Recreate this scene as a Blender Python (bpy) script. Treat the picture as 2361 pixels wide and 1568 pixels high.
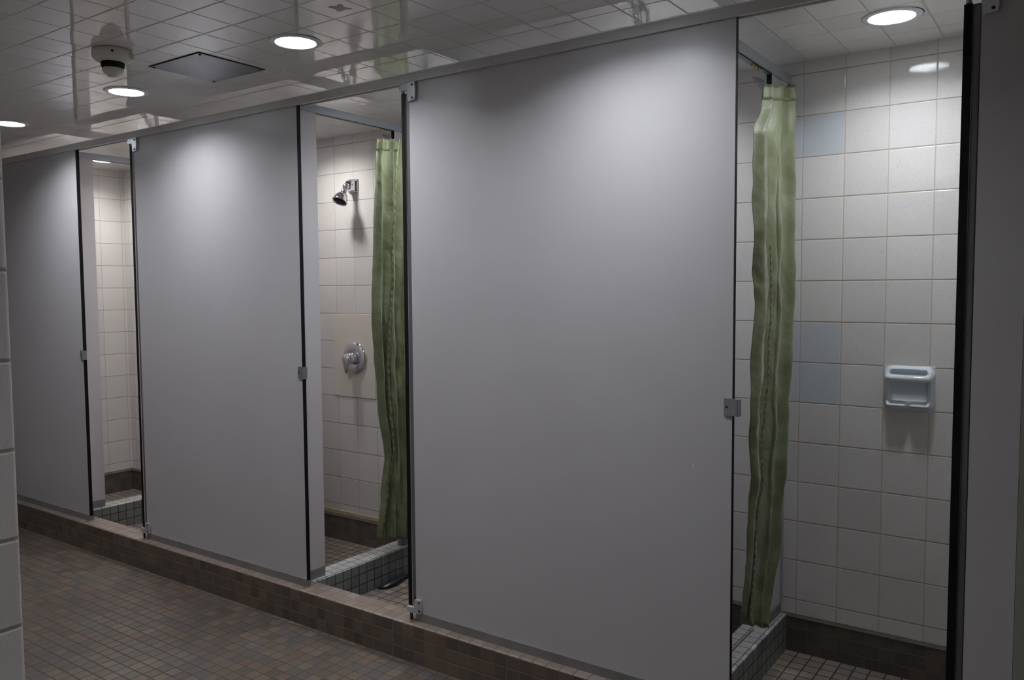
import bpy, bmesh, math, random
from mathutils import Vector, Matrix
from mathutils import noise as mnoise
for o in list(bpy.data.objects): bpy.data.objects.remove(o, do_unlink=True)
scene = bpy.context.scene
COL = scene.collection
R = math.radians
PI = math.pi

# ------------------------------------------------------------------ camera
YAW, PITCH, ROLL = -0.61464, -0.06291, -0.00649
cam_data = bpy.data.cameras.new('camera')
cam = bpy.data.objects.new('camera', cam_data); COL.objects.link(cam)
cam_data.sensor_width = 36.0
cam_data.lens = 36.0 * 1887.55 / 2361.0
cam_data.clip_start = 0.05
fw = Vector((math.sin(YAW) * math.cos(PITCH), math.cos(YAW) * math.cos(PITCH), math.sin(PITCH)))
rt = Vector((math.cos(YAW), -math.sin(YAW), 0)); up = rt.cross(fw)
r2 = rt * math.cos(ROLL) + up * math.sin(ROLL); u2 = -rt * math.sin(ROLL) + up * math.cos(ROLL)
M = Matrix((r2, u2, -fw)).transposed().to_4x4()
M.translation = Vector((0, -2.355, 1.457))
cam.matrix_world = M
scene.camera = cam

# ------------------------------------------------------------------ world, exposure
world = bpy.data.worlds.new('world'); scene.world = world
world.use_nodes = True
world.node_tree.nodes['Background'].inputs[0].default_value = (0.5, 0.55, 0.6, 1)
world.node_tree.nodes['Background'].inputs[1].default_value = 0.0
scene.view_settings.view_transform = 'Standard'
scene.view_settings.look = 'None'
scene.view_settings.gamma = 1.0
scene.view_settings.use_curve_mapping = False
scene.view_settings.exposure = 0.0
LAMP = 228.0                      # brightness of each lit downlight lens
STALL = 0.77                     # the stall lamps are weaker ones
LAMP_COLOR = (0.915, 0.96, 1.0)

# ------------------------------------------------------------------ measures (metres)
ZC = 2.316                       # ceiling
YB = 0.898                       # stall back wall
ZR0, ZR1 = 2.235, 2.269          # head rail
ZP = 0.187                       # panel bottom
ZCURB = 0.154
X0, X1, X2, X3, X4, X5, X6, X7 = -6.30, -4.608, -4.022, -2.773, -2.132, -0.861, -0.240, -0.130
D1, D3, D5 = -4.845, -2.818, -0.973      # visible faces of the divider rails
XW = -5.72                       # tiled end wall of the far shower
XL, YL = -1.539, -1.69            # corner of the tiled wall beside the camera
TH = 0.020                       # panel thickness

def srgb(r, g, b):
    def f(c):
        c /= 255.0
        return c / 12.92 if c <= 0.04045 else ((c + 0.055) / 1.055) ** 2.4
    return (f(r), f(g), f(b), 1.0)

# ------------------------------------------------------------------ materials
def new_mat(name):
    m = bpy.data.materials.new(name); m.use_nodes = True
    return m, m.node_tree, m.node_tree.nodes['Principled BSDF']

def N(nt, t, **kw):
    n = nt.nodes.new(t)
    for k, v in kw.items():
        if k == 'op': n.operation = v
        else: setattr(n, k, v)
    return n

def math_(nt, op, a, b=None, c=None):
    n = nt.nodes.new('ShaderNodeMath'); n.operation = op
    for i, v in enumerate((a, b, c)):
        if v is None: continue
        if isinstance(v, (int, float)): n.inputs[i].default_value = v
        else: nt.links.new(v, n.inputs[i])
    return n.outputs[0]

def mixc(nt, fac, a, b):
    n = nt.nodes.new('ShaderNodeMix'); n.data_type = 'RGBA'
    for s, v in ((n.inputs[0], fac), (n.inputs[6], a), (n.inputs[7], b)):
        if isinstance(v, (int, float, tuple)): s.default_value = v
        else: nt.links.new(v, s)
    return n.outputs[2]

def smooth(nt, v, a, b, lo=0.0, hi=1.0):
    n = nt.nodes.new('ShaderNodeMapRange'); n.interpolation_type = 'SMOOTHSTEP'
    nt.links.new(v, n.inputs[0])
    for i, x in zip((1, 2, 3, 4), (a, b, lo, hi)): n.inputs[i].default_value = x
    return n.outputs[0]

def plain(name, col, rough=0.5, metal=0.0, coat=0.0, noise=0.0, nscale=8.0, bump=0.0, bscale=200.0, ior=1.5):
    m, nt, p = new_mat(name)
    p.inputs['Base Color'].default_value = col
    p.inputs['Roughness'].default_value = rough
    p.inputs['Metallic'].default_value = metal
    p.inputs['IOR'].default_value = ior
    p.inputs['Coat Weight'].default_value = coat
    g = N(nt, 'ShaderNodeNewGeometry')
    if noise:
        t = N(nt, 'ShaderNodeTexNoise'); t.inputs['Scale'].default_value = nscale; t.inputs['Detail'].default_value = 5
        nt.links.new(g.outputs['Position'], t.inputs['Vector'])
        f = smooth(nt, t.outputs['Fac'], 0.3, 0.7, 1 - noise, 1 + noise)
        h = N(nt, 'ShaderNodeHueSaturation'); h.inputs['Color'].default_value = col
        nt.links.new(f, h.inputs['Value']); nt.links.new(h.outputs[0], p.inputs['Base Color'])
    if bump:
        t = N(nt, 'ShaderNodeTexNoise'); t.inputs['Scale'].default_value = bscale; t.inputs['Detail'].default_value = 2
        nt.links.new(g.outputs['Position'], t.inputs['Vector'])
        b = N(nt, 'ShaderNodeBump'); b.inputs['Strength'].default_value = bump; b.inputs['Distance'].default_value = 0.001
        nt.links.new(t.outputs['Fac'], b.inputs['Height']); nt.links.new(b.outputs[0], p.inputs['Normal'])
    return m

def tiles(name, pitch, off, grout_w, cols, grout, rough=0.3, grout_rough=0.8, edge=0.006, bump_d=0.0015,
          speck=0.0, speck_col=None, tilt=0.0, wave=0.0, repl=None, repl_col=None, vary=0.04, dirt=None, ior=1.5, hgrout_shade=None):
    """square tiles laid in world axes on every face; cols = tile colours picked at random per tile"""
    m, nt, p = new_mat(name)
    L = nt.links
    g = N(nt, 'ShaderNodeNewGeometry')
    ps = N(nt, 'ShaderNodeSeparateXYZ'); L.new(g.outputs['Position'], ps.inputs[0])
    ns = N(nt, 'ShaderNodeSeparateXYZ'); L.new(g.outputs['True Normal'], ns.inputs[0])
    dist = None; cells = []; hz = None
    for i in range(3):
        use = math_(nt, 'LESS_THAN', math_(nt, 'ABSOLUTE', ns.outputs[i]), 0.7)
        t = math_(nt, 'DIVIDE', math_(nt, 'SUBTRACT', ps.outputs[i], off[i]), pitch[i])
        fr = math_(nt, 'FRACT', t)
        d = math_(nt, 'MULTIPLY', math_(nt, 'SUBTRACT', 0.5, math_(nt, 'ABSOLUTE', math_(nt, 'SUBTRACT', fr, 0.5))), pitch[i])
        d = math_(nt, 'ADD', d, math_(nt, 'SUBTRACT', 1.0, use))
        if i == 2: hz = d
        dist = d if dist is None else math_(nt, 'MINIMUM', dist, d)
        cells.append(math_(nt, 'ADD', math_(nt, 'MULTIPLY', math_(nt, 'FLOOR', t), use), math_(nt, 'MULTIPLY', math_(nt, 'SUBTRACT', 1.0, use), 777.0)))
    cv = N(nt, 'ShaderNodeCombineXYZ')
    for i in range(3): L.new(cells[i], cv.inputs[i])
    wn = N(nt, 'ShaderNodeTexWhiteNoise'); L.new(cv.outputs[0], wn.inputs['Vector'])
    ramp = N(nt, 'ShaderNodeValToRGB'); ramp.color_ramp.interpolation = 'CONSTANT'
    el = ramp.color_ramp.elements
    while len(el) < len(cols): el.new(0.5)
    for k, c in enumerate(cols):
        el[k].position = k / len(cols); el[k].color = c
    L.new(wn.outputs['Value'], ramp.inputs[0])
    sc = N(nt, 'ShaderNodeSeparateColor'); L.new(wn.outputs['Color'], sc.inputs[0])
    hsv = N(nt, 'ShaderNodeHueSaturation'); L.new(ramp.outputs[0], hsv.inputs['Color'])
    L.new(smooth(nt, sc.outputs[1], 0, 1, 1 - vary, 1 + vary), hsv.inputs['Value'])
    col = hsv.outputs[0]
    if repl:
        acc = None
        for (cx, cz) in repl:
            a = math_(nt, 'COMPARE', cells[0], cx, 0.1); b = math_(nt, 'COMPARE', cells[2], cz, 0.1)
            ab = math_(nt, 'MULTIPLY', a, b)
            acc = ab if acc is None else math_(nt, 'MAXIMUM', acc, ab)
        col = mixc(nt, acc, col, repl_col)
    if speck:
        v = N(nt, 'ShaderNodeTexNoise'); v.inputs['Scale'].default_value = 260; v.inputs['Detail'].default_value = 2
        L.new(g.outputs['Position'], v.inputs['Vector'])
        s = smooth(nt, v.outputs['Fac'], 0.62, 0.70, 0, speck)
        if repl: s = math_(nt, 'MULTIPLY', s, math_(nt, 'SUBTRACT', 1.0, acc))
        col = mixc(nt, s, col, speck_col)
    isg = smooth(nt, dist, grout_w * 0.5, grout_w * 0.5 + 0.0008, 1, 0)
    gcol = grout
    if hgrout_shade:
        gcol = mixc(nt, smooth(nt, hz, grout_w * 0.5, grout_w * 0.6, 1, 0), grout, hgrout_shade)  # horizontal joints: shadow line put into a darker grout colour
    if dirt:
        dn = N(nt, 'ShaderNodeTexNoise'); dn.inputs['Scale'].default_value = dirt[0]; dn.inputs['Detail'].default_value = 6
        L.new(g.outputs['Position'], dn.inputs['Vector'])
        col = mixc(nt, smooth(nt, dn.outputs['Fac'], 0.42, 0.75, 0, dirt[1]), col, dirt[2])
    col = mixc(nt, isg, col, gcol)
    L.new(col, p.inputs['Base Color'])
    L.new(smooth(nt, isg, 0, 1, rough, grout_rough), p.inputs['Roughness'])
    p.inputs['IOR'].default_value = ior
    h = smooth(nt, dist, grout_w * 0.4, grout_w * 0.5 + edge, 0, 1)
    if wave:
        w = N(nt, 'ShaderNodeTexNoise'); w.inputs['Scale'].default_value = 9; w.inputs['Detail'].default_value = 1
        L.new(g.outputs['Position'], w.inputs['Vector'])
        h = math_(nt, 'ADD', h, math_(nt, 'MULTIPLY', w.outputs['Fac'], wave))
    if speck:
        w = N(nt, 'ShaderNodeTexNoise'); w.inputs['Scale'].default_value = 150; w.inputs['Detail'].default_value = 2
        L.new(g.outputs['Position'], w.inputs['Vector'])
        h = math_(nt, 'ADD', h, math_(nt, 'MULTIPLY', w.outputs['Fac'], 0.08))
    b = N(nt, 'ShaderNodeBump'); b.inputs['Strength'].default_value = 1.0; b.inputs['Distance'].default_value = bump_d
    L.new(h, b.inputs['Height'])
    if tilt:
        vm = N(nt, 'ShaderNodeVectorMath', op='SUBTRACT'); L.new(wn.outputs['Color'], vm.inputs[0]); vm.inputs[1].default_value = (0.5, 0.5, 0.5)
        vs = N(nt, 'ShaderNodeVectorMath', op='SCALE'); L.new(vm.outputs[0], vs.inputs[0]); vs.inputs['Scale'].default_value = tilt
        va = N(nt, 'ShaderNodeVectorMath', op='ADD'); L.new(vs.outputs[0], va.inputs[0]); L.new(g.outputs['Normal'], va.inputs[1])
        vn = N(nt, 'ShaderNodeVectorMath', op='NORMALIZE'); L.new(va.outputs[0], vn.inputs[0])
        L.new(vn.outputs[0], b.inputs['Normal'])
    L.new(b.outputs[0], p.inputs['Normal'])
    return m

PX, PZ, OX, OZ = 0.153, 0.158, -0.921, 2.110
M_wall = tiles('white_wall_tile', (PX, 0.1555, PZ), (OX, 0.10, OZ), 0.0026, [srgb(217, 213, 211), srgb(219, 215, 213), srgb(214, 210, 208)],
               srgb(192, 181, 168), rough=0.06, speck=0.34, speck_col=srgb(150, 144, 138), edge=0.0024, bump_d=0.0008,
               repl=[(0, -1), (-1, -1), (0, -6), (0, -7), (-1, -6), (-1, -7)], repl_col=srgb(196, 201, 207), vary=0.025, hgrout_shade=srgb(158, 145, 130))
M_near = tiles('near_wall_tile', (0.1555, 0.1555, 0.158), (XL + 0.4, YL - 0.130, 1.336), 0.0034, [srgb(226, 223, 220), srgb(222, 219, 216)],
               srgb(172, 160, 150), rough=0.2, speck=0.35, speck_col=srgb(150, 146, 144), edge=0.004, vary=0.02)
M_ceil = tiles('glazed_ceiling_tile', (0.155, 0.155, 0.155), (-2.457, -0.810, 0), 0.0030, [srgb(230, 228, 225), srgb(227, 225, 223), srgb(232, 230, 227)],
               srgb(176, 163, 148), rough=0.02, grout_rough=0.6, edge=0.0025, bump_d=0.0008, tilt=0.006, wave=0.06, vary=0.03, ior=1.75)
MS = 0.0524
floor_cols = [srgb(98, 86, 77), srgb(104, 90, 77), srgb(93, 82, 76), srgb(108, 94, 80), srgb(96, 88, 83), srgb(88, 84, 81), srgb(102, 85, 74), srgb(86, 76, 69), srgb(104, 93, 85), srgb(93, 85, 80)]
M_floor = tiles('brown_mosaic_floor', (0.0540, 0.0528, MS), (0.013, -0.008, 0), 0.0042, floor_cols, srgb(66, 57, 50), rough=0.42, edge=0.0025, bump_d=0.0008, vary=0.08, dirt=(2.2, 0.35, srgb(82, 71, 62)))
M_sfloor = tiles('stall_mosaic_floor', (0.0540, 0.0528, MS), (0.013, 0.898, 0), 0.0045, [srgb(140, 130, 122), srgb(134, 122, 116), srgb(146, 134, 122), srgb(130, 124, 116)], srgb(58, 50, 45), rough=0.35, edge=0.0025, bump_d=0.0012, vary=0.06)
curb_cols = [srgb(104, 90, 80), srgb(96, 84, 74), srgb(110, 94, 80), srgb(90, 82, 76), srgb(100, 88, 82), srgb(84, 78, 72)]
M_curb = tiles('brown_mosaic_curb', (0.0556, 0.0560, 0.0513), (-2.112, -0.041, 0), 0.0032, curb_cols, srgb(112, 98, 86), rough=0.4, edge=0.0025, bump_d=0.0006, vary=0.06)
M_curbtop = tiles('pinkish_curb_top', (0.0556, 0.056, 0.0513), (-2.112, -0.041, 0), 0.003, [srgb(134, 118, 109), srgb(127, 113, 104), srgb(138, 123, 114)], srgb(100, 86, 76), rough=0.35, edge=0.003, bump_d=0.0008, vary=0.05)
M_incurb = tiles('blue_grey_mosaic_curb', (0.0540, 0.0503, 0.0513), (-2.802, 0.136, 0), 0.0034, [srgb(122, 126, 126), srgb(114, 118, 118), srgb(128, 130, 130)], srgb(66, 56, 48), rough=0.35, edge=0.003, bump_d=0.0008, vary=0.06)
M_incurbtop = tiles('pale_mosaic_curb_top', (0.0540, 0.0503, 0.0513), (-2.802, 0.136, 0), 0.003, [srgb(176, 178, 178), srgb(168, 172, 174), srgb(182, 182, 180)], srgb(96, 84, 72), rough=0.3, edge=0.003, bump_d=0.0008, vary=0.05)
M_base = tiles('dark_mosaic_base', (0.0524, 0.0524, 0.0513), (-0.03, 0.898, 0), 0.003, [srgb(96, 88, 80), srgb(88, 82, 76), srgb(100, 92, 84), srgb(84, 82, 78)], srgb(104, 96, 88), rough=0.4, edge=0.002, bump_d=0.0006, vary=0.06)
M_ledge = plain('beige_base_cap', srgb(150, 140, 130), 0.4, noise=0.12, nscale=30)
M_caulk = plain('yellowed_caulk', srgb(186, 172, 132), 0.5, noise=0.1, nscale=20)
M_panel = plain('grey_laminate', srgb(191, 187, 190), 0.34, noise=0.015, nscale=3, bump=0.12, bscale=900)
M_core = plain('black_panel_core', srgb(20, 18, 17), 0.8, ior=1.25)
M_alu = plain('satin_aluminium', srgb(150, 152, 156), 0.36, metal=0.75, noise=0.04, nscale=12)
M_shoe = plain('dull_aluminium_shoe', srgb(140, 140, 140), 0.45, metal=0.4, noise=0.10, nscale=14)
M_rail = plain('grey_anodised_rail', srgb(200, 198, 198), 0.36, metal=0.05, noise=0.03, nscale=6)
M_irail = plain('pale_anodised_rail', srgb(158, 164, 170), 0.4, metal=0.2, noise=0.03, nscale=6)
M_stop = plain('dark_door_stop', srgb(104, 103, 105), 0.35, metal=0.2)
M_chrome = plain('chrome', srgb(225, 228, 232), 0.06, metal=1.0)
M_zamac = plain('cast_hinge_metal', srgb(205, 208, 213), 0.30, metal=0.6, noise=0.04, nscale=30)
M_screw = plain('dark_screw', srgb(60, 58, 56), 0.4, metal=0.7)
M_black = plain('black_plastic', srgb(13, 13, 14), 0.6, ior=1.3)
M_white = plain('white_enamel', srgb(214, 216, 218), 0.35)
M_trimring = plain('white_trim_ring', srgb(222, 225, 228), 0.4, noise=0.04, nscale=20)
M_sensor = plain('off_white_plastic', srgb(218, 213, 200), 0.45)
M_ceramic = plain('blue_white_ceramic', srgb(216, 223, 229), 0.12, coat=0.5)
M_cream = plain('cream_painted_panel', srgb(216, 208, 199), 0.4, noise=0.03, nscale=6)
M_plate = plain('brushed_steel_plate', srgb(128, 129, 133), 0.30, metal=0.9, noise=0.16, nscale=4)
M_rubber = plain('blue_black_rubber', srgb(30, 31, 38), 0.3, coat=0.3)
M_clear = plain('wet_clear_plastic', srgb(150, 150, 150), 0.08, coat=1.0)
M_rust = plain('rust_stain', srgb(96, 74, 40), 0.8, noise=0.3, nscale=90)
M_ring = plain('yellowed_plastic_ring', srgb(176, 164, 118), 0.4)
M_paint = plain('grey_green_painted_wall', srgb(150, 150, 142), 0.5, bump=0.1, bscale=300)
M_strip = plain('brown_curb_joint', srgb(112, 88, 58), 0.6, noise=0.2, nscale=40)

def curtain_mat():
    m, nt, p = new_mat('green_satin_curtain')
    g = N(nt, 'ShaderNodeNewGeometry')
    t = N(nt, 'ShaderNodeTexNoise'); t.inputs['Scale'].default_value = 9; t.inputs['Detail'].default_value = 4
    nt.links.new(g.outputs['Position'], t.inputs['Vector'])
    c = mixc(nt, smooth(nt, t.outputs['Fac'], 0.35, 0.7), srgb(113, 119, 90), srgb(93, 98, 64))
    nt.links.new(c, p.inputs['Base Color'])
    p.inputs['Roughness'].default_value = 0.52
    p.inputs['Sheen Weight'].default_value = 0.3
    p.inputs['Anisotropic'].default_value = 0.4
    w = N(nt, 'ShaderNodeTexNoise'); w.inputs['Scale'].default_value = 26; w.inputs['Detail'].default_value = 3
    nt.links.new(g.outputs['Position'], w.inputs['Vector'])
    b = N(nt, 'ShaderNodeBump'); b.inputs['Strength'].default_value = 0.5; b.inputs['Distance'].default_value = 0.01
    nt.links.new(w.outputs['Fac'], b.inputs['Height']); nt.links.new(b.outputs[0], p.inputs['Normal'])
    return m
M_curtain = curtain_mat()
M_hem = plain('darker_green_hem', srgb(104, 109, 78), 0.5, noise=0.05, nscale=30, bump=0.6, bscale=60)

def emit_mat(name, col, s):
    m, nt, p = new_mat(name)
    p.inputs['Base Color'].default_value = (0.8, 0.8, 0.8, 1)
    p.inputs['Emission Color'].default_value = (*col, 1)
    p.inputs['Emission Strength'].default_value = s
    return m
M_lens = emit_mat('lit_lamp_lens', LAMP_COLOR, LAMP)
M_lens_stall = emit_mat('lit_stall_lamp_lens', LAMP_COLOR, LAMP * STALL)
M_lens_warm = emit_mat('lit_warm_lamp_lens', (0.965, 0.955, 0.925), LAMP * STALL * 1.08)
M_reflector = plain('white_lamp_reflector', srgb(235, 238, 240), 0.5)

# ------------------------------------------------------------------ mesh helpers
def bm_box(bm, a, b, bev=0.0, seg=2, mi=0, face_mi=None):
    (x0, y0, z0), (x1, y1, z1) = a, b
    vs = [bm.verts.new(v) for v in ((x0, y0, z0), (x1, y0, z0), (x1, y1, z0), (x0, y1, z0), (x0, y0, z1), (x1, y0, z1), (x1, y1, z1), (x0, y1, z1))]
    fs = []
    for k, f in enumerate(((0, 3, 2, 1), (4, 5, 6, 7), (0, 1, 5, 4), (2, 3, 7, 6), (1, 2, 6, 5), (3, 0, 4, 7))):
        fc = bm.faces.new([vs[i] for i in f]); fc.material_index = face_mi[k] if face_mi else mi; fs.append(fc)
    if bev:
        es = list({e for f in fs for e in f.edges})
        bmesh.ops.bevel(bm, geom=es, offset=bev, segments=seg, affect='EDGES', profile=0.5)
    return vs

def bm_lathe(bm, prof, origin=(0, 0, 0), axis=(0, 0, 1), n=32, mi=0, cap0=True, cap1=True):
    q = Vector((0, 0, 1)).rotation_difference(Vector(axis).normalized())
    o = Vector(origin); rings = []
    for r, h in prof:
        if r < 1e-6: rings.append([bm.verts.new(o + q @ Vector((0, 0, h)))]); continue
        rings.append([bm.verts.new(o + q @ Vector((r * math.cos(2 * PI * k / n), r * math.sin(2 * PI * k / n), h))) for k in range(n)])
    for A, B in zip(rings, rings[1:]):
        for k in range(n):
            k2 = (k + 1) % n
            if len(A) == 1 and len(B) == 1: continue
            if len(A) == 1: f = bm.faces.new((A[0], B[k], B[k2]))
            elif len(B) == 1: f = bm.faces.new((A[k], B[0], A[k2]))
            else: f = bm.faces.new((A[k], B[k], B[k2], A[k2]))
            f.material_index = mi; f.smooth = True
    if cap0 and len(rings[0]) > 1: f = bm.faces.new(rings[0]); f.material_index = mi
    if cap1 and len(rings[-1]) > 1: f = bm.faces.new(rings[-1]); f.material_index = mi

def bm_tube(bm, pts, rads, n=16, mi=0, flat=1.0):
    pts = [Vector(p) for p in pts]
    if isinstance(rads, (int, float)): rads = [rads] * len(pts)
    rings = []; prev = None
    for i, p in enumerate(pts):
        t = (pts[min(i + 1, len(pts) - 1)] - pts[max(i - 1, 0)]).normalized()
        if prev is None:
            a = Vector((1, 0, 0)) if abs(t.x) < 0.8 else Vector((0, 0, 1))
            u = (a - t * a.dot(t)).normalized()
        else: u = (prev - t * prev.dot(t)).normalized()
        prev = u; v = t.cross(u)
        rings.append([bm.verts.new(p + (u * math.cos(2 * PI * k / n) + v * math.sin(2 * PI * k / n) * flat) * rads[i]) for k in range(n)])
    for A, B in zip(rings, rings[1:]):
        for k in range(n):
            f = bm.faces.new((A[k], A[(k + 1) % n], B[(k + 1) % n], B[k])); f.smooth = True; f.material_index = mi
    for r in (rings[0], rings[-1]):
        f = bm.faces.new(r); f.material_index = mi; f.smooth = True

def bm_prism(bm, poly, y0, y1, bev=0.0, mi=0):
    """poly in (x,z), extruded from y0 to y1"""
    A = [bm.verts.new((x, y0, z)) for x, z in poly]; B = [bm.verts.new((x, y1, z)) for x, z in poly]
    fs = [bm.faces.new(A), bm.faces.new(list(reversed(B)))]
    n = len(poly)
    for k in range(n): fs.append(bm.faces.new((A[k], B[k], B[(k + 1) % n], A[(k + 1) % n])))
    for f in fs: f.material_index = mi
    bmesh.ops.recalc_face_normals(bm, faces=fs)
    if bev:
        es = list({e for f in fs for e in f.edges if e.calc_length() > bev * 2})
        bmesh.ops.bevel(bm, geom=es, offset=bev, segments=2, affect='EDGES', profile=0.5)

def obj(name, bm, mats, parent=None, smooth_all=False):
    """link a bmesh given in world coordinates as ONE mesh object, parented if asked"""
    bmesh.ops.recalc_face_normals(bm, faces=bm.faces)
    if smooth_all:
        for f in bm.faces: f.smooth = True
    me = bpy.data.meshes.new(name); bm.to_mesh(me); bm.free()
    if not isinstance(mats, (list, tuple)): mats = [mats]
    for m in mats: me.materials.append(m)
    o = bpy.data.objects.new(name, me); COL.objects.link(o)
    if parent is not None:
        w = Vector((0, 0, 0)); q = parent
        while q is not None: w += q.location; q = q.parent
        me.transform(Matrix.Translation(-w)); o.parent = parent
    else:
        vs = [v.co for v in me.vertices]
        c = Vector(((min(v.x for v in vs) + max(v.x for v in vs)) / 2, (min(v.y for v in vs) + max(v.y for v in vs)) / 2, min(v.z for v in vs)))
        me.transform(Matrix.Translation(-c)); o.location = c
    return o

def tag(o, label=None, cat=None, group=None, kind=None):
    for k, v in (('label', label), ('category', cat), ('group', group), ('kind', kind)):
        if v: o[k] = v
    return o

def thing(name, label, cat, loc, group=None):
    o = bpy.data.objects.new(name, None); COL.objects.link(o); o.location = loc
    o.empty_display_size = 0.05
    return tag(o, label, cat, group)

def dup(root, loc, label):
    r = root.copy(); COL.objects.link(r); r.location = loc; r['label'] = label
    for ch in list(root.children):
        c = ch.copy(); COL.objects.link(c); c.parent = r
        for g in list(ch.children):
            d = g.copy(); COL.objects.link(d); d.parent = c
    return r

def box_obj(name, a, b, mats, parent=None, bev=0.0, face_mi=None):
    bm = bmesh.new(); bm_box(bm, a, b, bev, face_mi=face_mi)
    return obj(name, bm, mats, parent)

def struct(name, a, b, mats, bev=0.0, face_mi=None):
    return tag(box_obj(name, a, b, mats, None, bev, face_mi), kind='structure')

# ------------------------------------------------------------------ the room
XR, YREAR, XEND = 1.25, -3.6, -6.42
struct('floor', (XEND - 0.1, YREAR - 0.1, -0.12), (XR + 0.1, YB + 0.1, 0.0), M_floor)
LY = 0.545
LIGHTS = [(-2.28, -0.415, 0, 'large lit round downlight over the corridor, right of the square metal ceiling plate'),
          (-3.425, -0.375, 0, 'lit round downlight over the corridor, just below the ceiling sensor'),
          (-4.540, -0.365, 0, 'lit round downlight at the far left, cut off by the near tiled wall'),
          (-1.170, -0.400, 0, 'lit round corridor downlight above the top of the photo, over the widest panel'),
          (-0.545, 0.530, 1, 'lit round downlight inside the rightmost stall above the soap dish'),
          (-5.330, 0.560, 2, 'small lit round downlight inside the leftmost stall under its rail'),
          (-4.330, LY, 2, 'lit round downlight over the dressing side of the leftmost stall'),
          (-3.430, LY, 2, 'lit round downlight above the shower head of the middle stall'),
          (-2.480, LY, 1, 'lit round downlight over the dressing side of the middle stall, behind the head rail'),
          (-1.500, LY, 1, 'lit round downlight over the shower hidden by the widest panel'),
          (-0.950, -2.850, 0, 'unseen fill downlight added in the entrance alcove behind the camera')]  # last lamp is unseen, added behind the camera as ambient fill
ceil = box_obj('ceiling', (XEND - 0.1, YREAR - 0.1, ZC), (XR + 0.1, YB + 0.1, ZC + 0.12), M_ceil)
bm = bmesh.new()
for x, y, k, lab in LIGHTS:
    bm_lathe(bm, [(0.075, -0.02), (0.075, 0.075)], (x, y, ZC), (0, 0, 1), 64)
bmesh.ops.recalc_face_normals(bm, faces=bm.faces)
me = bpy.data.meshes.new('cut'); bm.to_mesh(me); bm.free()
cutter = bpy.data.objects.new('cut', me); COL.objects.link(cutter)
md = ceil.modifiers.new('holes', 'BOOLEAN'); md.object = cutter; md.operation = 'DIFFERENCE'; md.solver = 'EXACT'
bpy.context.view_layer.update()
me2 = bpy.data.meshes.new_from_object(ceil.evaluated_get(bpy.context.evaluated_depsgraph_get()))
ceil.modifiers.clear(); ceil.data = me2
bpy.data.objects.remove(cutter, do_unlink=True)
tag(ceil, kind='structure')
struct('wall_back', (XEND - 0.1, YB, 0), (XR + 0.1, YB + 0.1, ZC), M_wall)
struct('wall_end', (XEND - 0.1, YREAR, 0), (XEND, YB, ZC), M_near)
struct('wall_rear', (XL, YREAR - 0.1, 0), (XR + 0.1, YREAR, ZC), M_near)
struct('wall_right', (XR, YREAR, 0), (XR + 0.1, YB, ZC), M_near)
# the tiled wall whose rounded corner stands beside the camera
bm = bmesh.new()
vs = bm_box(bm, (XEND, YREAR, 0), (XL, YL, ZC))
e = [e for e in bm.edges if all(abs(v.co.x - XL) < 1e-5 and abs(v.co.y - YL) < 1e-5 for v in e.verts)]
bmesh.ops.bevel(bm, geom=e, offset=0.014, segments=6, affect='EDGES', profile=0.5)
tag(obj('wall_left', bm, M_near), kind='structure')
# painted wall right of the last partition panel
struct('wall_front', (X7, -0.004, 0), (XR, 0.10, ZC), M_paint)
# tiled side walls between the stalls and the end wall of the far shower
struct('wall_shower_end', (XW - 0.10, 0.075, 0), (XW, YB, ZC), M_wall)
struct('wall_between', (X6 + 0.045, 0.10, 0), (X6 + 0.105, YB, ZC), M_wall)

# mosaic floors inside the stalls (a thin bed on the slab)
bays = [(XW, X2 + 0.030), (X2 + 0.090, X4 + 0.030), (X4 + 0.090, X6 + 0.045)]
for a, b in bays:
    struct('floor_stall', (a, 0.070, 0.0), (b, YB, 0.004), M_sfloor)
# dark mosaic base with its cap along the back wall
nb = 0
for a, b in bays:
    bm = bmesh.new()
    bm_box(bm, (a, YB - 0.010, 0.004), (b, YB, 0.142), mi=0)
    bm_box(bm, (a, YB - 0.013, 0.142), (b, YB, 0.160), bev=0.003, mi=1)
    nb += 1
    tag(obj('baseboard_back_%d' % nb if nb > 1 else 'baseboard_back', bm, [M_base, M_ledge]), kind='structure')
bm = bmesh.new()
bm_box(bm, (XW, 0.075, 0.004), (XW + 0.010, YB - 0.013, 0.142)); bm_box(bm, (XW, 0.075, 0.142), (XW + 0.013, YB - 0.013, 0.160), bev=0.003, mi=1)
tag(obj('baseboard_left', bm, [M_base, M_ledge]), kind='structure')
# yellowed caulk line in the middle shower
struct('trim_1', (X2 + 0.095, YB - 0.006, 0.160), (D3 - 0.03, YB, 0.178), M_caulk, bev=0.002)

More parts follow.
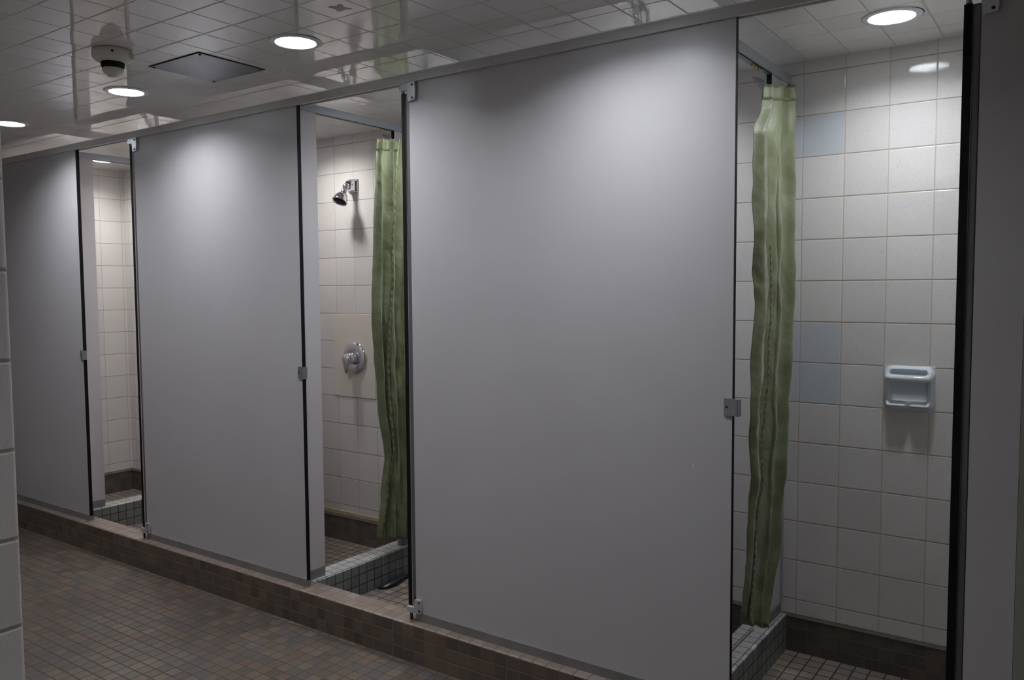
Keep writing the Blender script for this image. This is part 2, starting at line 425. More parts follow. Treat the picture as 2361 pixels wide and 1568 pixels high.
# ------------------------------------------------------------------ curbs
def curb(name, a, b, side_m, top_m, label, r=0.008):
    bm = bmesh.new()
    (x0, y0, z0), (x1, y1, z1) = a, b
    bm_box(bm, a, b)
    es = [e for e in bm.edges if all(abs(v.co.z - z1) < 1e-6 for v in e.verts)]
    bmesh.ops.bevel(bm, geom=es, offset=r, segments=4, affect='EDGES', profile=0.5)
    bm.normal_update()
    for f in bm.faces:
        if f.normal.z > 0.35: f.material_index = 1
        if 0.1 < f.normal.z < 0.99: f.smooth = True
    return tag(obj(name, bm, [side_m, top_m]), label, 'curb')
curb('shower_curb', (XEND, -0.041, 0), (X7, 0.070, ZCURB), M_curb, M_curbtop, 'long brown mosaic tiled curb under the row of grey front panels')
for XD, lab in ((D1, 'blue-grey mosaic cross curb inside the leftmost stall, under its narrow pale panel'),
                (D3, 'blue-grey mosaic cross curb inside the middle stall with the shower head'),
                (D5, 'blue-grey mosaic cross curb with a brown joint line in the rightmost stall')):
    xr = XD + 0.020
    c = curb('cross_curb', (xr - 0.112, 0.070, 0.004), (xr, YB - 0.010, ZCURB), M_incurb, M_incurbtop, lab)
    if XD == D5:
        box_obj('joint_line', (xr - 0.060, 0.12, ZCURB - 0.001), (xr - 0.054, 0.66, ZCURB + 0.0012), M_strip, c)

# ------------------------------------------------------------------ partition panels
def slab(name, a, b, thin, parent):
    """laminate slab, black core on its four narrow sides; thin = index of the thickness axis"""
    order = [2, 2, 1, 1, 0, 0]
    return box_obj(name, a, b, [M_panel, M_core], parent, face_mi=[0 if o == thin else 1 for o in order])

def screw(parent, x, y, z, r=0.0045, d=(0, -1, 0), m=None):
    bm = bmesh.new()
    bm_lathe(bm, [(r, 0), (r, 0.0015), (r * 0.7, 0.0028), (0, 0.003)], (x, y, z), d, 14)
    obj('screw', bm, m or M_screw, parent)

def hinge(panel, xe, top):
    """pivot hinge bracket wrapping the left edge of a front panel at x = xe"""
    if top:
        poly = [(xe - 0.040, 2.207), (xe - 0.040, 2.230), (xe - 0.030, 2.233), (xe + 0.038, 2.236), (xe + 0.042, 2.205), (xe + 0.038, 2.168), (xe + 0.006, 2.163), (xe + 0.002, 2.170), (xe - 0.001, 2.205)]
        zs = (2.224, 2.176)
    else:
        poly = [(xe - 0.040, 0.184), (xe - 0.040, 0.208), (xe - 0.002, 0.209), (xe + 0.001, 0.241), (xe + 0.032, 0.242), (xe + 0.035, 0.216), (xe + 0.032, 0.188), (xe + 0.004, 0.184)]
        zs = (0.232, 0.199)
    bm = bmesh.new(); bm_prism(bm, poly, -0.013, -0.0002, bev=0.0022)
    if top and xe > -1: bmesh.ops.translate(bm, vec=(0, 0, -0.045), verts=bm.verts)
    dz = -0.045 if (top and xe > -1) else 0.0
    h = obj('hinge_bracket', bm, M_zamac, panel)
    bm = bmesh.new()
    if top: bm_lathe(bm, [(0.007, 0), (0.007, 0.010)], (xe - 0.028, -0.004, 2.198 + dz), (0, 0, 1), 14)
    else: bm_lathe(bm, [(0.006, 0), (0.006, 0.032)], (xe - 0.022, -0.004, ZCURB), (0, 0, 1), 14)
    obj('pivot_pin', bm, M_screw if not top else M_alu, h)
    for z in zs: screw(h, xe + 0.026, -0.013, z + dz)

def strike(panel, xe):
    """latch keeper wrapping the right edge of a front panel"""
    bm = bmesh.new()
    n = 7; pts = []
    prof = [(-0.025, -0.0004), (-0.025, -0.0035), (-0.004, -0.0045)] + [(-0.004 + 0.027 * math.sin(t * PI / 2 / n), -0.0045 - 0.016 * (1 - math.cos(t * PI / 2 / n))) for t in range(1, n + 1)]
    prof += [(0.024, -0.017), (0.024, 0.008), (0.0205, 0.008), (0.0205, -0.012), (0.010, -0.004), (0.001, -0.0004)]
    z0, z1 = 1.074, 1.125
    A = [bm.verts.new((xe + x, y, z0)) for x, y in prof]; B = [bm.verts.new((xe + x, y, z1)) for x, y in prof]
    bm.faces.new(A); bm.faces.new(list(reversed(B)))
    for k in range(len(prof)): bm.faces.new((A[k], B[k], B[(k + 1) % len(prof)], A[(k + 1) % len(prof)]))
    s = obj('latch_keeper', bm, M_alu, panel)
    screw(s, xe - 0.016, -0.004, 1.100, 0.0035)

def front_panel(xa, xb, label, hinged, keeper, shoe_end=0.0):
    t = thing('partition_panel', label, 'partition panel', ((xa + xb) / 2, 0.01, ZCURB), 'grey front partition panels')
    slab('panel', (xa, 0, ZP - 0.006), (xb, TH, ZR0 + 0.012), 1, t)
    bm = bmesh.new()
    bm_prism(bm, [(xa + 0.003, ZCURB), (xb - 0.002, ZCURB), (xb - 0.002, ZP), (xa + 0.003, ZP)], -0.004, -0.0002)
    bm_prism(bm, [(xa + 0.003, ZCURB), (xb - 0.002, ZCURB), (xb - 0.002, ZP), (xa + 0.003, ZP)], TH + 0.0002, TH + 0.004)
    bm_box(bm, (xa + 0.003, -0.0001, ZCURB), (xb - 0.002, TH + 0.0001, ZP - 0.0065))
    obj('floor_shoe', bm, M_shoe, t)
    if hinged:
        hinge(t, xa, True); hinge(t, xa, False)
        box_obj('door_stop', (xa - 0.018, 0.001, 0.245), (xa - 0.0006, 0.012, 2.200 if xa < -1 else 2.153), M_stop, t, bev=0.003)
        bm = bmesh.new(); bm_box(bm, (xa - 0.012, -0.030, ZCURB), (xa + 0.006, -0.004, ZCURB + 0.0012))
        obj('rust_mark', bm, M_rust, t)
    if keeper:
        strike(t, xb)
        bm = bmesh.new()
        bm_prism(bm, [(xb - 0.012, ZCURB), (xb + 0.010, ZCURB), (xb + 0.008, ZCURB + 0.0015), (xb - 0.010, ZCURB + 0.0015)], -0.022, 0.014)
        obj('rust_mark', bm, M_rust, t)
    return t
front_panel(XEND + 0.002, X1, 'grey front panel at the far left end of the row, partly behind the near tiled wall', False, True)
front_panel(X2, X3, 'grey front panel between the leftmost and middle stall openings', True, True)
front_panel(X4, X5, 'widest-looking grey front panel between the middle and rightmost openings', True, True)
front_panel(X6, X7 - 0.001, 'dark narrow grey panel at the right edge, right of the soap dish stall', True, False)

# doors swung fully into the stalls, seen on their black edge
for xe, lab in ((X2, 'grey stall door swung inward, black edge showing, in the leftmost opening'),
                (X4, 'grey stall door swung inward, black edge showing, beside the middle green curtain'),
                (X6, 'grey stall door swung inward, thick black edge right of the soap dish')):
    t = thing('stall_door', lab, 'door', (xe - 0.028, 0.30, 0.209), 'open stall doors')
    slab('door_leaf', (xe - 0.0385, -0.002, 0.2095), (xe - 0.0185, 0.560, 2.198 if xe < -1 else 2.153), 0, t)
    bm = bmesh.new()
    bm_box(bm, (xe - 0.0445, 0.500, 1.070), (xe - 0.0387, 0.545, 1.125), bev=0.002)
    bm_lathe(bm, [(0.010, 0), (0.010, 0.012), (0.007, 0.016), (0, 0.0165)], (xe - 0.0445, 0.522, 1.098), (-1, 0, 0), 16)
    obj('latch', bm, M_alu, t)

# head rails
bm = bmesh.new()
bm_box(bm, (XEND, -0.010, ZR0), (X7, -0.0006, ZR1), bev=0.0015)
bm_box(bm, (XEND, TH + 0.0006, ZR0), (X7, TH + 0.010, ZR1), bev=0.0015)
bm_box(bm, (XEND, -0.009, ZR0 + 0.0125), (X7, TH + 0.009, ZR1 - 0.001))
t = thing('head_rail', 'long grey metal head rail running along the top of all front panels', 'rail', ((XEND + X7) / 2, 0.01, ZR0))
obj('rail_channel', bm, M_rail, t)
def divider(XD, near_len, far_y0, labn, labf, labr, track, far=True):
    """short pale panel behind the front, panel at the back wall, and the rail over both"""
    x1 = XD - 0.004; x0 = x1 - TH
    t = thing('divider_panel', labn, 'divider panel', ((x0 + x1) / 2, 0.08, ZCURB), 'divider panels')
    slab('panel', (x0, TH + 0.0045, ZP + 0.010), (x1, near_len, ZR0 + 0.010), 0, t)
    box_obj('floor_shoe', (x0 - 0.004, TH + 0.0045, ZCURB), (x1 + 0.004, near_len - 0.003, ZP + 0.008), M_shoe, t, bev=0.001)
    if far:
        t = thing('divider_panel', labf, 'divider panel', ((x0 + x1) / 2, (far_y0 + YB) / 2, ZCURB), 'divider panels')
        slab('panel', (x0, far_y0, ZP + 0.010), (x1, YB - 0.014, ZR0 + 0.010), 0, t)
        box_obj('floor_shoe', (x0 - 0.004, far_y0 + 0.003, ZCURB), (x1 + 0.004, YB - 0.014, ZP + 0.008), M_shoe, t, bev=0.001)
        box_obj('wall_channel', (x0 - 0.004, YB - 0.024, ZP + 0.012), (x1 + 0.004, YB - 0.0005, ZR0 - 0.001), M_irail, t)
    t = thing('curtain_rail', labr, 'rail', ((x0 + x1) / 2, 0.45, ZR0), 'rails over the cross curbs')
    bm = bmesh.new()
    bm_box(bm, (x0 - 0.010, 0.031, ZR0), (x0 - 0.0006, YB - 0.0005, ZR1), bev=0.0015)
    bm_box(bm, (x1 + 0.0006, 0.031, ZR0), (x1 + 0.010, YB - 0.0005, ZR1), bev=0.0015)
    bm_box(bm, (x0 - 0.009, 0.031, ZR0 + 0.0105), (x1 + 0.009, YB - 0.0005, ZR1 - 0.001))
    obj('rail_channel', bm, M_irail, t)
    box_obj('curtain_track', (x0 + 0.003, near_len + 0.005, ZR0 - 0.003), (x1 - 0.003, far_y0 - 0.005, ZR0 + 0.010), M_stop, t)
    return t
divider(D1, 0.222, 0.66, 'pale blue-grey narrow panel just inside the leftmost opening, edge-on to the far shower', '', 'pale metal rail above the cross curb in the leftmost stall', True, far=False)
divider(D3, 0.150, 0.650, 'pale blue-grey narrow panel inside the middle opening, left of the shower head', 'pale panel at the back wall behind the green curtain of the middle stall',
        'pale metal rail above the curtain in the middle stall', True)
divider(D5, 0.150, 0.690, 'pale panel inside the rightmost stall hidden behind the wide front panel', 'pale panel at the back wall behind the green curtain of the rightmost stall',
        'pale metal rail running back above the curtain of the rightmost stall', True)

# grey side panels that separate one stall from the next, seen in the ceiling's reflection
for xe, lab in ((X2, 'grey side panel behind the front panel, separating the leftmost and middle stalls'),
                (X4, 'grey side panel behind the widest front panel, separating the middle and rightmost stalls')):
    x0, x1 = xe + 0.050, xe + 0.070
    c = curb('side_curb', (xe + 0.030, 0.070, 0), (xe + 0.090, YB - 0.0005, ZCURB), M_incurb, M_incurbtop,
             'narrow mosaic curb under the grey side panel ' + ('of the leftmost stall' if xe == X2 else 'of the middle stall'))
    t = thing('partition_panel', lab, 'partition panel', ((x0 + x1) / 2, 0.45, ZCURB), 'side panels between the stalls')
    slab('panel', (x0, TH + 0.0045, ZP + 0.010), (x1, YB - 0.0135, ZR0 + 0.010), 0, t)
    box_obj('floor_shoe', (x0 - 0.004, TH + 0.0045, ZCURB), (x1 + 0.004, YB - 0.0135, ZP + 0.008), M_shoe, t, bev=0.001)
    t = thing('side_rail', 'pale metal rail on the side panel ' + ('between the leftmost and middle stalls' if xe == X2 else 'between the middle and rightmost stalls'), 'rail', ((x0 + x1) / 2, 0.45, ZR0), 'rails capping the side panels')
    bm = bmesh.new()
    bm_box(bm, (x0 - 0.010, 0.031, ZR0), (x0 - 0.0006, YB - 0.0005, ZR1), bev=0.0015)
    bm_box(bm, (x1 + 0.0006, 0.031, ZR0), (x1 + 0.010, YB - 0.0005, ZR1), bev=0.0015)
    bm_box(bm, (x0 - 0.009, 0.031, ZR0 + 0.0105), (x1 + 0.009, YB - 0.0005, ZR1 - 0.001))
    obj('rail_channel', bm, M_irail, t)

# ------------------------------------------------------------------ ceiling lights
def make_light(x, y, label, lens_m):
    t = thing('ceiling_light', label, 'ceiling light', (x, y, ZC), 'round recessed ceiling lights')
    bm = bmesh.new()
    bm_lathe(bm, [(0.0685, 0.001), (0.0685, -0.003), (0.071, -0.0055), (0.086, -0.004), (0.0905, -0.001), (0.0905, -0.0003)], (x, y, ZC), (0, 0, 1), 64, cap0=False, cap1=False)
    obj('trim_ring', bm, M_trimring, t)
    bm = bmesh.new()
    bm_lathe(bm, [(0.0690, -0.001), (0.0690, 0.055), (0.0725, 0.055), (0.0725, -0.001)], (x, y, ZC), (0, 0, 1), 64, cap0=False, cap1=False)
    obj('reflector', bm, M_reflector, t)
    bm = bmesh.new()
    bm_lathe(bm, [(0.0, 0.042), (0.0688, 0.042), (0.0688, 0.054), (0, 0.054)], (x, y, ZC), (0, 0, 1), 64)
    obj('lens', bm, lens_m, t)
    bm = bmesh.new()
    k = 18; prev = None; a0, a1 = -0.75, 0.45
    for i in range(k + 1):
        a = a0 + (a1 - a0) * i / k; w = 0.0035 * math.sin(PI * i / k) + 0.0003
        p = [bm.verts.new((x + r * math.cos(a), y + r * math.sin(a), ZC - z)) for r, z in ((0.0907, 0.0002), (0.0907 + w, 0.0002), (0.0907 + w, 0.0008), (0.0907, 0.0008))]
        if prev:
            for j in range(4): bm.faces.new((prev[j], prev[(j + 1) % 4], p[(j + 1) % 4], p[j]))
        prev = p
    obj('dark_gap', bm, M_black, t)
    return t
L0 = [None, None, None]
for x, y, k, lab in LIGHTS:
    if L0[k] is None: L0[k] = make_light(x, y, lab, (M_lens, M_lens_stall, M_lens_warm)[k])
    else: dup(L0[k], (x, y, ZC), lab)

# ------------------------------------------------------------------ ceiling plate and sensor
px0, px1, py0, py1 = -2.974, -2.657, -0.540, -0.252
t = thing('ceiling_access_plate', 'square dull metal access plate screwed to the ceiling tiles', 'plate', ((px0 + px1) / 2, (py0 + py1) / 2, ZC))
box_obj('plate', (px0, py0, ZC - 0.004), (px1, py1, ZC - 0.0002), M_plate, t)
box_obj('gasket', (px0 - 0.003, py0 - 0.003, ZC - 0.0015), (px1 + 0.003, py1 + 0.003, ZC - 0.0001), M_black, t)
for x in (px0 + 0.012, px1 - 0.012):
    for y in (py0 + 0.012, py1 - 0.012):
        screw(t, x, y, ZC - 0.004, 0.0055, (0, 0, -1))
sx, sy = -2.885, -0.735
t = thing('ceiling_sensor', 'off-white domed sensor with a black band hanging from the ceiling', 'sensor', (sx, sy, ZC))
dn = (0, 0, -1)
bm = bmesh.new(); bm_lathe(bm, [(0.060, 0.0002), (0.066, 0.004), (0.0685, 0.016), (0.067, 0.028), (0.060, 0.037), (0.048, 0.043), (0.041, 0.0445), (0, 0.0445)], (sx, sy, ZC), dn, 48)
obj('housing', bm, M_sensor, t)
bm = bmesh.new(); bm_lathe(bm, [(0.0395, 0.0445), (0.0395, 0.052), (0.036, 0.064), (0, 0.064)], (sx, sy, ZC), dn, 40)
obj('black_band', bm, M_black, t)
bm = bmesh.new(); bm_lathe(bm, [(0.0345, 0.0635), (0.0350, 0.071), (0.031, 0.080), (0.020, 0.087), (0.0165, 0.088), (0.0165, 0.092), (0.010, 0.095), (0, 0.0955)], (sx, sy, ZC), dn, 40)
obj('lens_dome', bm, M_sensor, t)
cd = (Vector((0, -2.355, 0)) - Vector((sx, sy, 0))).normalized()
bm = bmesh.new(); bm_lathe(bm, [(0.0045, 0), (0.0045, 0.002), (0, 0.0024)], (sx + cd.x * 0.0675, sy + cd.y * 0.0675, ZC - 0.018), cd, 16)
obj('indicator', bm, M_screw, t)
sd = Vector((rt.x, rt.y, 0)).normalized()
bm = bmesh.new(); bm_tube(bm, [(sx + sd.x * 0.064, sy + sd.y * 0.064, ZC - 0.016), (sx + sd.x * 0.072, sy + sd.y * 0.072, ZC - 0.018), (sx + sd.x * 0.074, sy + sd.y * 0.074, ZC - 0.034)], [0.008, 0.007, 0.004], 12)
obj('side_clip', bm, M_sensor, t)

rnd = random.Random(8)  # flat star-shaped grey patch on the ceiling tiles
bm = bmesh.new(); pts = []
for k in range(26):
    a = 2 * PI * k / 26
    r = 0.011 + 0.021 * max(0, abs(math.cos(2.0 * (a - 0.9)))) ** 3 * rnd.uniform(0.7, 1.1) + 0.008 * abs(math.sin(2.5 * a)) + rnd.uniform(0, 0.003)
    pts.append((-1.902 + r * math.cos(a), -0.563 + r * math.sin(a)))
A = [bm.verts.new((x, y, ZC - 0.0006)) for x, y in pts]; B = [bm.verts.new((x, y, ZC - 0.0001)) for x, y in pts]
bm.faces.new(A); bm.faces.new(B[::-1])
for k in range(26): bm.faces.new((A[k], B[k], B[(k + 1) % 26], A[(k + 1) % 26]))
tag(obj('star_mark', bm, plain('grey_star_mark', srgb(182, 177, 170), 0.7, noise=0.1, nscale=60)), 'small star-shaped grey mark on the ceiling tiles near the top edge', 'chip')

# ------------------------------------------------------------------ shower fittings
def make_head(x, label):
    t = thing('shower_fixture', label, 'shower head', (x, YB, 2.03), 'chrome shower heads')
    y = YB - 0.0003; z = 2.032
    bm = bmesh.new()
    bm_box(bm, (x - 0.036, YB - 0.012, z - 0.037), (x + 0.036, y, z + 0.037), bev=0.005, seg=3)
    A = [(x - 0.026, YB - 0.011, z - 0.033), (x + 0.026, YB - 0.011, z - 0.033), (x + 0.026, YB - 0.011, z + 0.033), (x - 0.026, YB - 0.011, z + 0.033)]
    Bq = [(x - 0.020, YB - 0.055, z - 0.026), (x + 0.020, YB - 0.055, z - 0.026), (x + 0.020, YB - 0.048, z + 0.024), (x - 0.020, YB - 0.048, z + 0.024)]
    va = [bm.verts.new(p) for p in A]; vb = [bm.verts.new(p) for p in Bq]
    fs = [bm.faces.new(va), bm.faces.new(vb[::-1])] + [bm.faces.new((va[k], vb[k], vb[(k + 1) % 4], va[(k + 1) % 4])) for k in range(4)]
    bmesh.ops.bevel(bm, geom=list({e for f in fs for e in f.edges}), offset=0.007, segments=3, affect='EDGES', profile=0.5)
    o = obj('wall_bracket', bm, M_chrome, t)
    screw(o, x + 0.0215, YB - 0.034, z, 0.003, (1, -0.14, 0))
    ball = Vector((x, YB - 0.060, z - 0.010))
    bm = bmesh.new(); bmesh.ops.create_uvsphere(bm, u_segments=24, v_segments=14, radius=0.0185, matrix=Matrix.Translation(ball))
    obj('swivel_ball', bm, M_chrome, t, smooth_all=True)
    ax = Vector((0, -0.048, -0.083)).normalized()
    bm = bmesh.new(); bm_lathe(bm, [(0.010, 0.012), (0.0115, 0.018), (0.0115, 0.028), (0.016, 0.029), (0.016, 0.040), (0.011, 0.041)], ball, ax, 24)
    obj('swivel_nut', bm, M_chrome, t)
    bm = bmesh.new()
    bm_lathe(bm, [(0.012, 0.041), (0.018, 0.046), (0.026, 0.053), (0.0335, 0.066), (0.038, 0.082), (0.042, 0.092), (0.0435, 0.098), (0.042, 0.1005), (0.038, 0.0995), (0.037, 0.094)], ball, ax, 40, cap0=True, cap1=False)
    b = obj('shower_head', bm, M_chrome, t)
    bm = bmesh.new(); bm_lathe(bm, [(0.0372, 0.093), (0.0372, 0.0955), (0.020, 0.0965), (0.018, 0.0985), (0, 0.099)], ball, ax, 40)
    obj('spray_face', bm, M_black, b)
    return t
H0 = make_head(-3.365, 'chrome shower head on the tiled back wall of the middle stall')
dup(H0, (-1.60, YB, 2.03), 'chrome shower head behind the widest panel, seen only as a ceiling reflection')
dup(H0, (-5.28, YB, 2.03), 'chrome shower head in the far left shower hidden by its pale panel')

t = thing('access_panel', 'cream square panel set in the tiles behind the round shower valve', 'panel', (-3.383, YB, 0.84))
box_obj('panel_face', (-3.545, YB - 0.0045, 0.848), (-3.222, YB - 0.0003, 1.318), M_cream, t, bev=0.0015)
vx, vz = -3.374, 1.072
t = thing('shower_valve', 'round chrome shower valve with a lever on the cream panel', 'valve', (vx, YB - 0.005, vz))
bm = bmesh.new()
bm_lathe(bm, [(0.088, 0.0), (0.0905, 0.004), (0.088, 0.010), (0.076, 0.016), (0.060, 0.0195), (0.048, 0.020), (0.044, 0.018), (0.0, 0.018)], (vx, YB - 0.0048, vz), (0, -1, 0), 56)
obj('escutcheon', bm, M_chrome, t)
bm = bmesh.new()
bm_lathe(bm, [(0.036, 0.018), (0.034, 0.030), (0.030, 0.050), (0.030, 0.062)], (vx, YB - 0.0048, vz), (0, -1, 0), 32, cap1=True)
obj('hub', bm, M_chrome, t)
bm = bmesh.new()
pts = [(vx, YB - 0.067, vz + 0.030), (vx, YB - 0.072, vz + 0.018), (vx, YB - 0.075, vz), (vx - 0.002, YB - 0.074, vz - 0.025), (vx - 0.006, YB - 0.070, vz - 0.050), (vx - 0.010, YB - 0.066, vz - 0.075), (vx - 0.012, YB - 0.064, vz - 0.086)]
bm_tube(bm, pts, [0.010, 0.026, 0.032, 0.026, 0.017, 0.013, 0.005], 24, flat=0.55)
obj('lever', bm, M_chrome, t)

# soap dish: ceramic relief modelled over a grid
def soap_dish():
    cx, cz, w, h = -0.528, 1.083, 0.170, 0.168
    t = thing('soap_dish', 'pale blue ceramic soap dish with a grab bar on the rightmost tiled wall', 'soap dish', (cx, YB, cz - h / 2))
    n = 64; bm = bmesh.new(); grid = []
    def sm(v, a, b):
        q = max(0.0, min(1.0, (v - a) / (b - a))); return q * q * (3 - 2 * q)
    for j in range(n + 1):
        row = []
        for i in range(n + 1):
            u = -1 + 2 * i / n; v = -1 + 2 * j / n
            ax, az = abs(u), abs(v)
            er = (ax ** 6 + az ** 6) ** (1 / 6)
            body = 0.024 * (1 - sm(er, 0.86, 1.0))
            rx = sm(0.80 - ax, 0, 0.10); rz = sm(v + 0.70, 0, 0.10) * sm(0.46 - v, 0, 0.08)
            rec = rx * rz
            y = body - 0.018 * rec
            slot = sm(0.74 - ax, 0, 0.05) * sm(v - 0.58, 0, 0.08) * sm(0.86 - v, 0, 0.06)
            y -= 0.016 * slot
            lip = math.exp(-((v + 0.66) / 0.10) ** 2) * sm(0.92 - ax, 0, 0.18)
            notch = 1 - 0.8 * math.exp(-(u / 0.10) ** 2)
            y += 0.022 * lip * notch
            ends = math.exp(-((v - 0.52) / 0.16) ** 2) * sm(ax, 0.72, 0.86) * (1 - sm(ax, 0.93, 1.0))
            y += 0.016 * ends
            row.append(bm.verts.new((cx + u * w / 2, YB - 0.0006 - max(0.0, y), cz + v * h / 2)))
        grid.append(row)
    for j in range(n):
        for i in range(n):
            f = bm.faces.new((grid[j][i], grid[j][i + 1], grid[j + 1][i + 1], grid[j + 1][i])); f.smooth = True
    rim = grid[0][:] + [grid[j][n] for j in range(1, n + 1)] + [grid[n][i] for i in range(n - 1, -1, -1)] + [grid[j][0] for j in range(n - 1, 0, -1)]
    bk = [bm.verts.new((v.co.x, YB - 0.0001, v.co.z)) for v in rim]
    for k in range(len(rim)): bm.faces.new((rim[k], rim[(k + 1) % len(rim)], bk[(k + 1) % len(rim)], bk[k]))
    obj('dish', bm, M_ceramic, t)
    bm = bmesh.new()
    zb = cz + 0.50 * h / 2
    bm_tube(bm, [(cx - 0.068, YB - 0.026, zb + 0.006), (cx - 0.063, YB - 0.039, zb), (cx - 0.05, YB - 0.044, zb - 0.001), (cx, YB - 0.045, zb - 0.001), (cx + 0.05, YB - 0.044, zb - 0.001), (cx + 0.063, YB - 0.039, zb), (cx + 0.068, YB - 0.026, zb + 0.006)],
            [0.013, 0.0135, 0.0115, 0.011, 0.0115, 0.0135, 0.013], 20)
    obj('grab_bar', bm, M_ceramic, t)
soap_dish()

# ------------------------------------------------------------------ curtains
def interp(tab, z):
    if z >= tab[0][0]: return tab[0][1:]
    for a, b in zip(tab, tab[1:]):
        if a[0] >= z >= b[0]:
            k = (a[0] - z) / (a[0] - b[0]); k = k * k * (3 - 2 * k) * 0.5 + k * 0.5
            return [p + (q - p) * k for p, q in zip(a[1:], b[1:])]
    return tab[-1][1:]

def curtain(xc, xt, tab, label, folds, seed, hem, rings, tip):
    """tab: rows (z, y_left, y_right); folds: list of (phase position, depth) giving the gathered section"""
    rnd = random.Random(seed)
    ztop, zbot = tab[0][0], tab[-1][0]
    t = thing('shower_curtain', label, 'shower curtain', (xc, (tab[0][1] + tab[0][2]) / 2, zbot), 'green shower curtains')
    nu, nv = 150, 120
    k1, k2, k3 = rnd.uniform(0, 6), rnd.uniform(0, 6), rnd.uniform(0, 6)
    def pt(u, v, dx=0.0):
        z = ztop + (zbot - ztop) * v
        ya, yb = interp(tab, z)
        ph = folds * 2 * PI * u
        drift = 0.5 * math.sin(2.2 * v + k1) + 0.35 * math.sin(5.0 * v + k2)
        amp = 0.017 + 0.007 * math.sin(3.0 * v + k3 + 2 * u)
        x = amp * math.sin(ph + drift) + 0.006 * math.sin(2.3 * ph + 4 * v + k1) + 0.0025 * math.sin(9 * u + 38 * v + k2) * (0.4 + v)
        yw = 0.16 / folds * math.sin(2 * (ph + drift) + 0.8)
        y = ya + (yb - ya) * min(1, max(0, u + yw * 0.45 * math.sin(PI * u)))
        zz = z + (tip[0] + (tip[1] - tip[0]) * v) * (0.5 - u)
        wr = mnoise.noise(Vector((ph * 0.35 + k1, zz * 7.0, seed)))
        wr2 = mnoise.noise(Vector((ph * 0.8 + 3 + k2, zz * 19.0 + u * 9, seed + 4)))
        x += 0.0075 * wr + 0.0035 * wr2
        return Vector((xc + x + dx, y, zz))
    bm = bmesh.new()
    g = [[bm.verts.new(pt(i / nu, j / nv)) for i in range(nu + 1)] for j in range(nv + 1)]
    for j in range(nv):
        for i in range(nu):
            f = bm.faces.new((g[j][i], g[j][i + 1], g[j + 1][i + 1], g[j + 1][i])); f.smooth = True
    o = obj('cloth', bm, M_curtain, t)
    md = o.modifiers.new('thickness', 'SOLIDIFY'); md.thickness = 0.0016; md.offset = 0
    # top hem band
    bm = bmesh.new(); nvh = 4
    g = [[bm.verts.new(pt(i / nu, (j / nvh) * 0.028, 0.0016)) for i in range(nu + 1)] for j in range(nvh + 1)]
    for j in range(nvh):
        for i in range(nu):
            f = bm.faces.new((g[j][i], g[j][i + 1], g[j + 1][i + 1], g[j + 1][i])); f.smooth = True
    o = obj('top_hem', bm, M_hem, t)
    md = o.modifiers.new('thickness', 'SOLIDIFY'); md.thickness = 0.0012; md.offset = 1
    # puckered side hem
    bm = bmesh.new(); nh = 260; prev = None
    for j in range(nh + 1):
        v = hem[0][0] + (hem[-1][0] - hem[0][0]) * j / nh
        u = None
        for a, b in zip(hem, hem[1:]):
            if a[0] <= v <= b[0] + 1e-9: u = a[1] + (b[1] - a[1]) * (v - a[0]) / (b[0] - a[0]); break
        if u is None: u = hem[-1][1]
        w = 0.012
        puck = 0.0042 * math.sin(j * 2 * PI / 5.2) + 0.0010 * math.sin(j * 1.9)
        c = pt(u, v)
        zz = c.z
        xm = max(pt(min(1, u + d), v).x for d in (-0.13, -0.09, -0.06, -0.03, 0, 0.03, 0.06, 0.09, 0.13)) + 0.003
        p = [bm.verts.new((xm + 0.001 + q * puck, c.y + (s - 0.5) * w, zz)) for s, q in ((0, 0.2), (0.3, 1.0), (0.6, 0.5), (1.0, -0.3))]
        p += [bm.verts.new((xm - 0.001, c.y + 0.5 * w, zz)), bm.verts.new((xm - 0.001, c.y - 0.5 * w, zz))]
        if prev:
            for k in range(6):
                f = bm.faces.new((prev[k], prev[(k + 1) % 6], p[(k + 1) % 6], p[k])); f.smooth = k < 3
        prev = p
    obj('side_hem', bm, M_hem, t)
    for (u, hh) in rings:
        c = pt(u, 0.006)
        bm = bmesh.new(); rr = 0.0125 + 0.001 * rnd.random()
        cc = Vector((c.x, c.y, c.z + hh))
        a0 = rnd.uniform(-0.5, 0.5)
        pts = []
        for k in range(21):
            a = 2 * PI * k / 20
            q = (1 + math.sin(a)) / 2
            pts.append((cc.x + (xt - cc.x) * q + 0.35 * rr * math.cos(a) * math.cos(a0), cc.y + 0.55 * rr * math.cos(a) * math.sin(a0) + 0.002 * math.sin(a), cc.z + 1.9 * rr * math.sin(a)))
        bm_tube(bm, pts, 0.0013, 8)
        r = obj('curtain_hook', bm, M_alu, t)
        bm = bmesh.new(); bm_box(bm, (xt - 0.004, cc.y - 0.007, ZR0 - 0.012), (xt + 0.004, cc.y + 0.007, ZR0 - 0.0035), bev=0.002)
        obj('glider', bm, M_ring, r)
CX5, CX3 = D5 + 0.034, D3 + 0.042
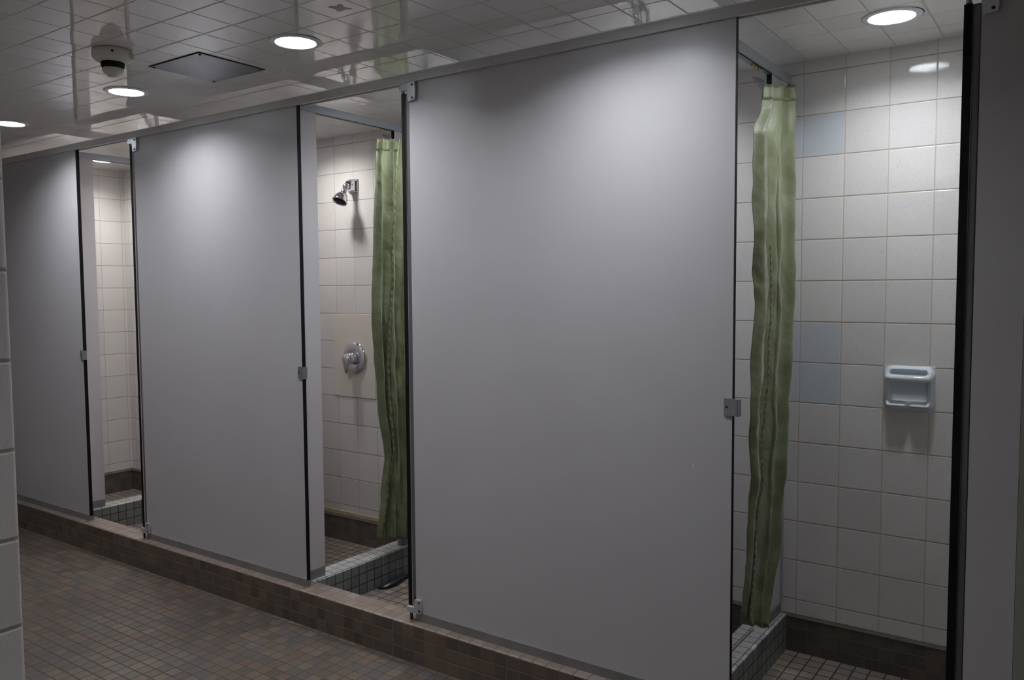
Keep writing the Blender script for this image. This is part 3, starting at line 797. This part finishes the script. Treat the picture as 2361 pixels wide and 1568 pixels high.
curtain(CX5, D5 - 0.014, [(2.180, 0.505, 0.790), (2.100, 0.495, 0.790), (2.000, 0.414, 0.792), (1.785, 0.420, 0.812), (1.395, 0.447, 0.820), (1.159, 0.410, 0.806), (1.019, 0.388, 0.794), (0.767, 0.388, 0.758), (0.536, 0.362, 0.716), (0.389, 0.337, 0.655), (0.286, 0.322, 0.612), (0.255, 0.332, 0.590)],
        'long green shower curtain bunched at the back of the rightmost stall', 2.6, 5,
        [(0.30, 0.30), (0.5, 0.24), (0.75, 0.14), (0.99, 0.06)], [(0.02, 0.018), (0.08, 0.020), (0.15, 0.018), (0.23, 0.02), (0.32, 0.018)], (-0.050, 0.100))
curtain(CX3, D3 - 0.014, [(2.180, 0.480, 0.722), (2.016, 0.470, 0.703), (1.597, 0.453, 0.695), (1.345, 0.440, 0.688), (1.069, 0.455, 0.682), (0.853, 0.473, 0.683), (0.635, 0.503, 0.679), (0.421, 0.470, 0.674), (0.300, 0.447, 0.671), (0.225, 0.442, 0.668)],
        'green shower curtain in the middle stall, right of the shower head', 3.0, 11,
        [(0.0, 0.50), (0.3, 0.44), (0.6, 0.26), (0.99, 0.04)], [(0.36, 0.018), (0.42, 0.020), (0.48, 0.018), (0.54, 0.02), (0.60, 0.018)], (-0.030, 0.060))

# ------------------------------------------------------------------ small things on the stall floors
bm = bmesh.new()
pts = [(-2.788, 0.44, 0.008), (-2.770, 0.47, 0.010), (-2.765, 0.52, 0.018), (-2.776, 0.58, 0.020), (-2.782, 0.64, 0.014), (-2.784, 0.70, 0.010)]
bm_tube(bm, pts, [0.006, 0.018, 0.026, 0.020, 0.012, 0.006], 14, flat=0.5)
bmesh.ops.translate(bm, vec=(0.010, 0, 0.004), verts=bm.verts)
tag(obj('rubber_strip', bm, M_rubber), 'blue-black rubber strip lying on the middle stall floor against the curb', 'rubber strip')
bm = bmesh.new(); rnd = random.Random(3)
bx, by = -0.925, 0.545
n = 9; g = []
for j in range(n):
    g.append([bm.verts.new((bx + 0.022 * (i / (n - 1) - 0.5) + rnd.uniform(-0.002, 0.002), by + 0.014 * (j / (n - 1) - 0.5), 0.0062 + abs(rnd.gauss(0, 0.0028)))) for i in range(n)])
for j in range(n - 1):
    for i in range(n - 1): bm.faces.new((g[j][i], g[j][i + 1], g[j + 1][i + 1], g[j + 1][i]))
o = tag(obj('plastic_scrap', bm, M_clear), 'tiny shiny clear plastic scrap on the rightmost stall floor', 'scrap')
md = o.modifiers.new('thickness', 'SOLIDIFY'); md.thickness = 0.001
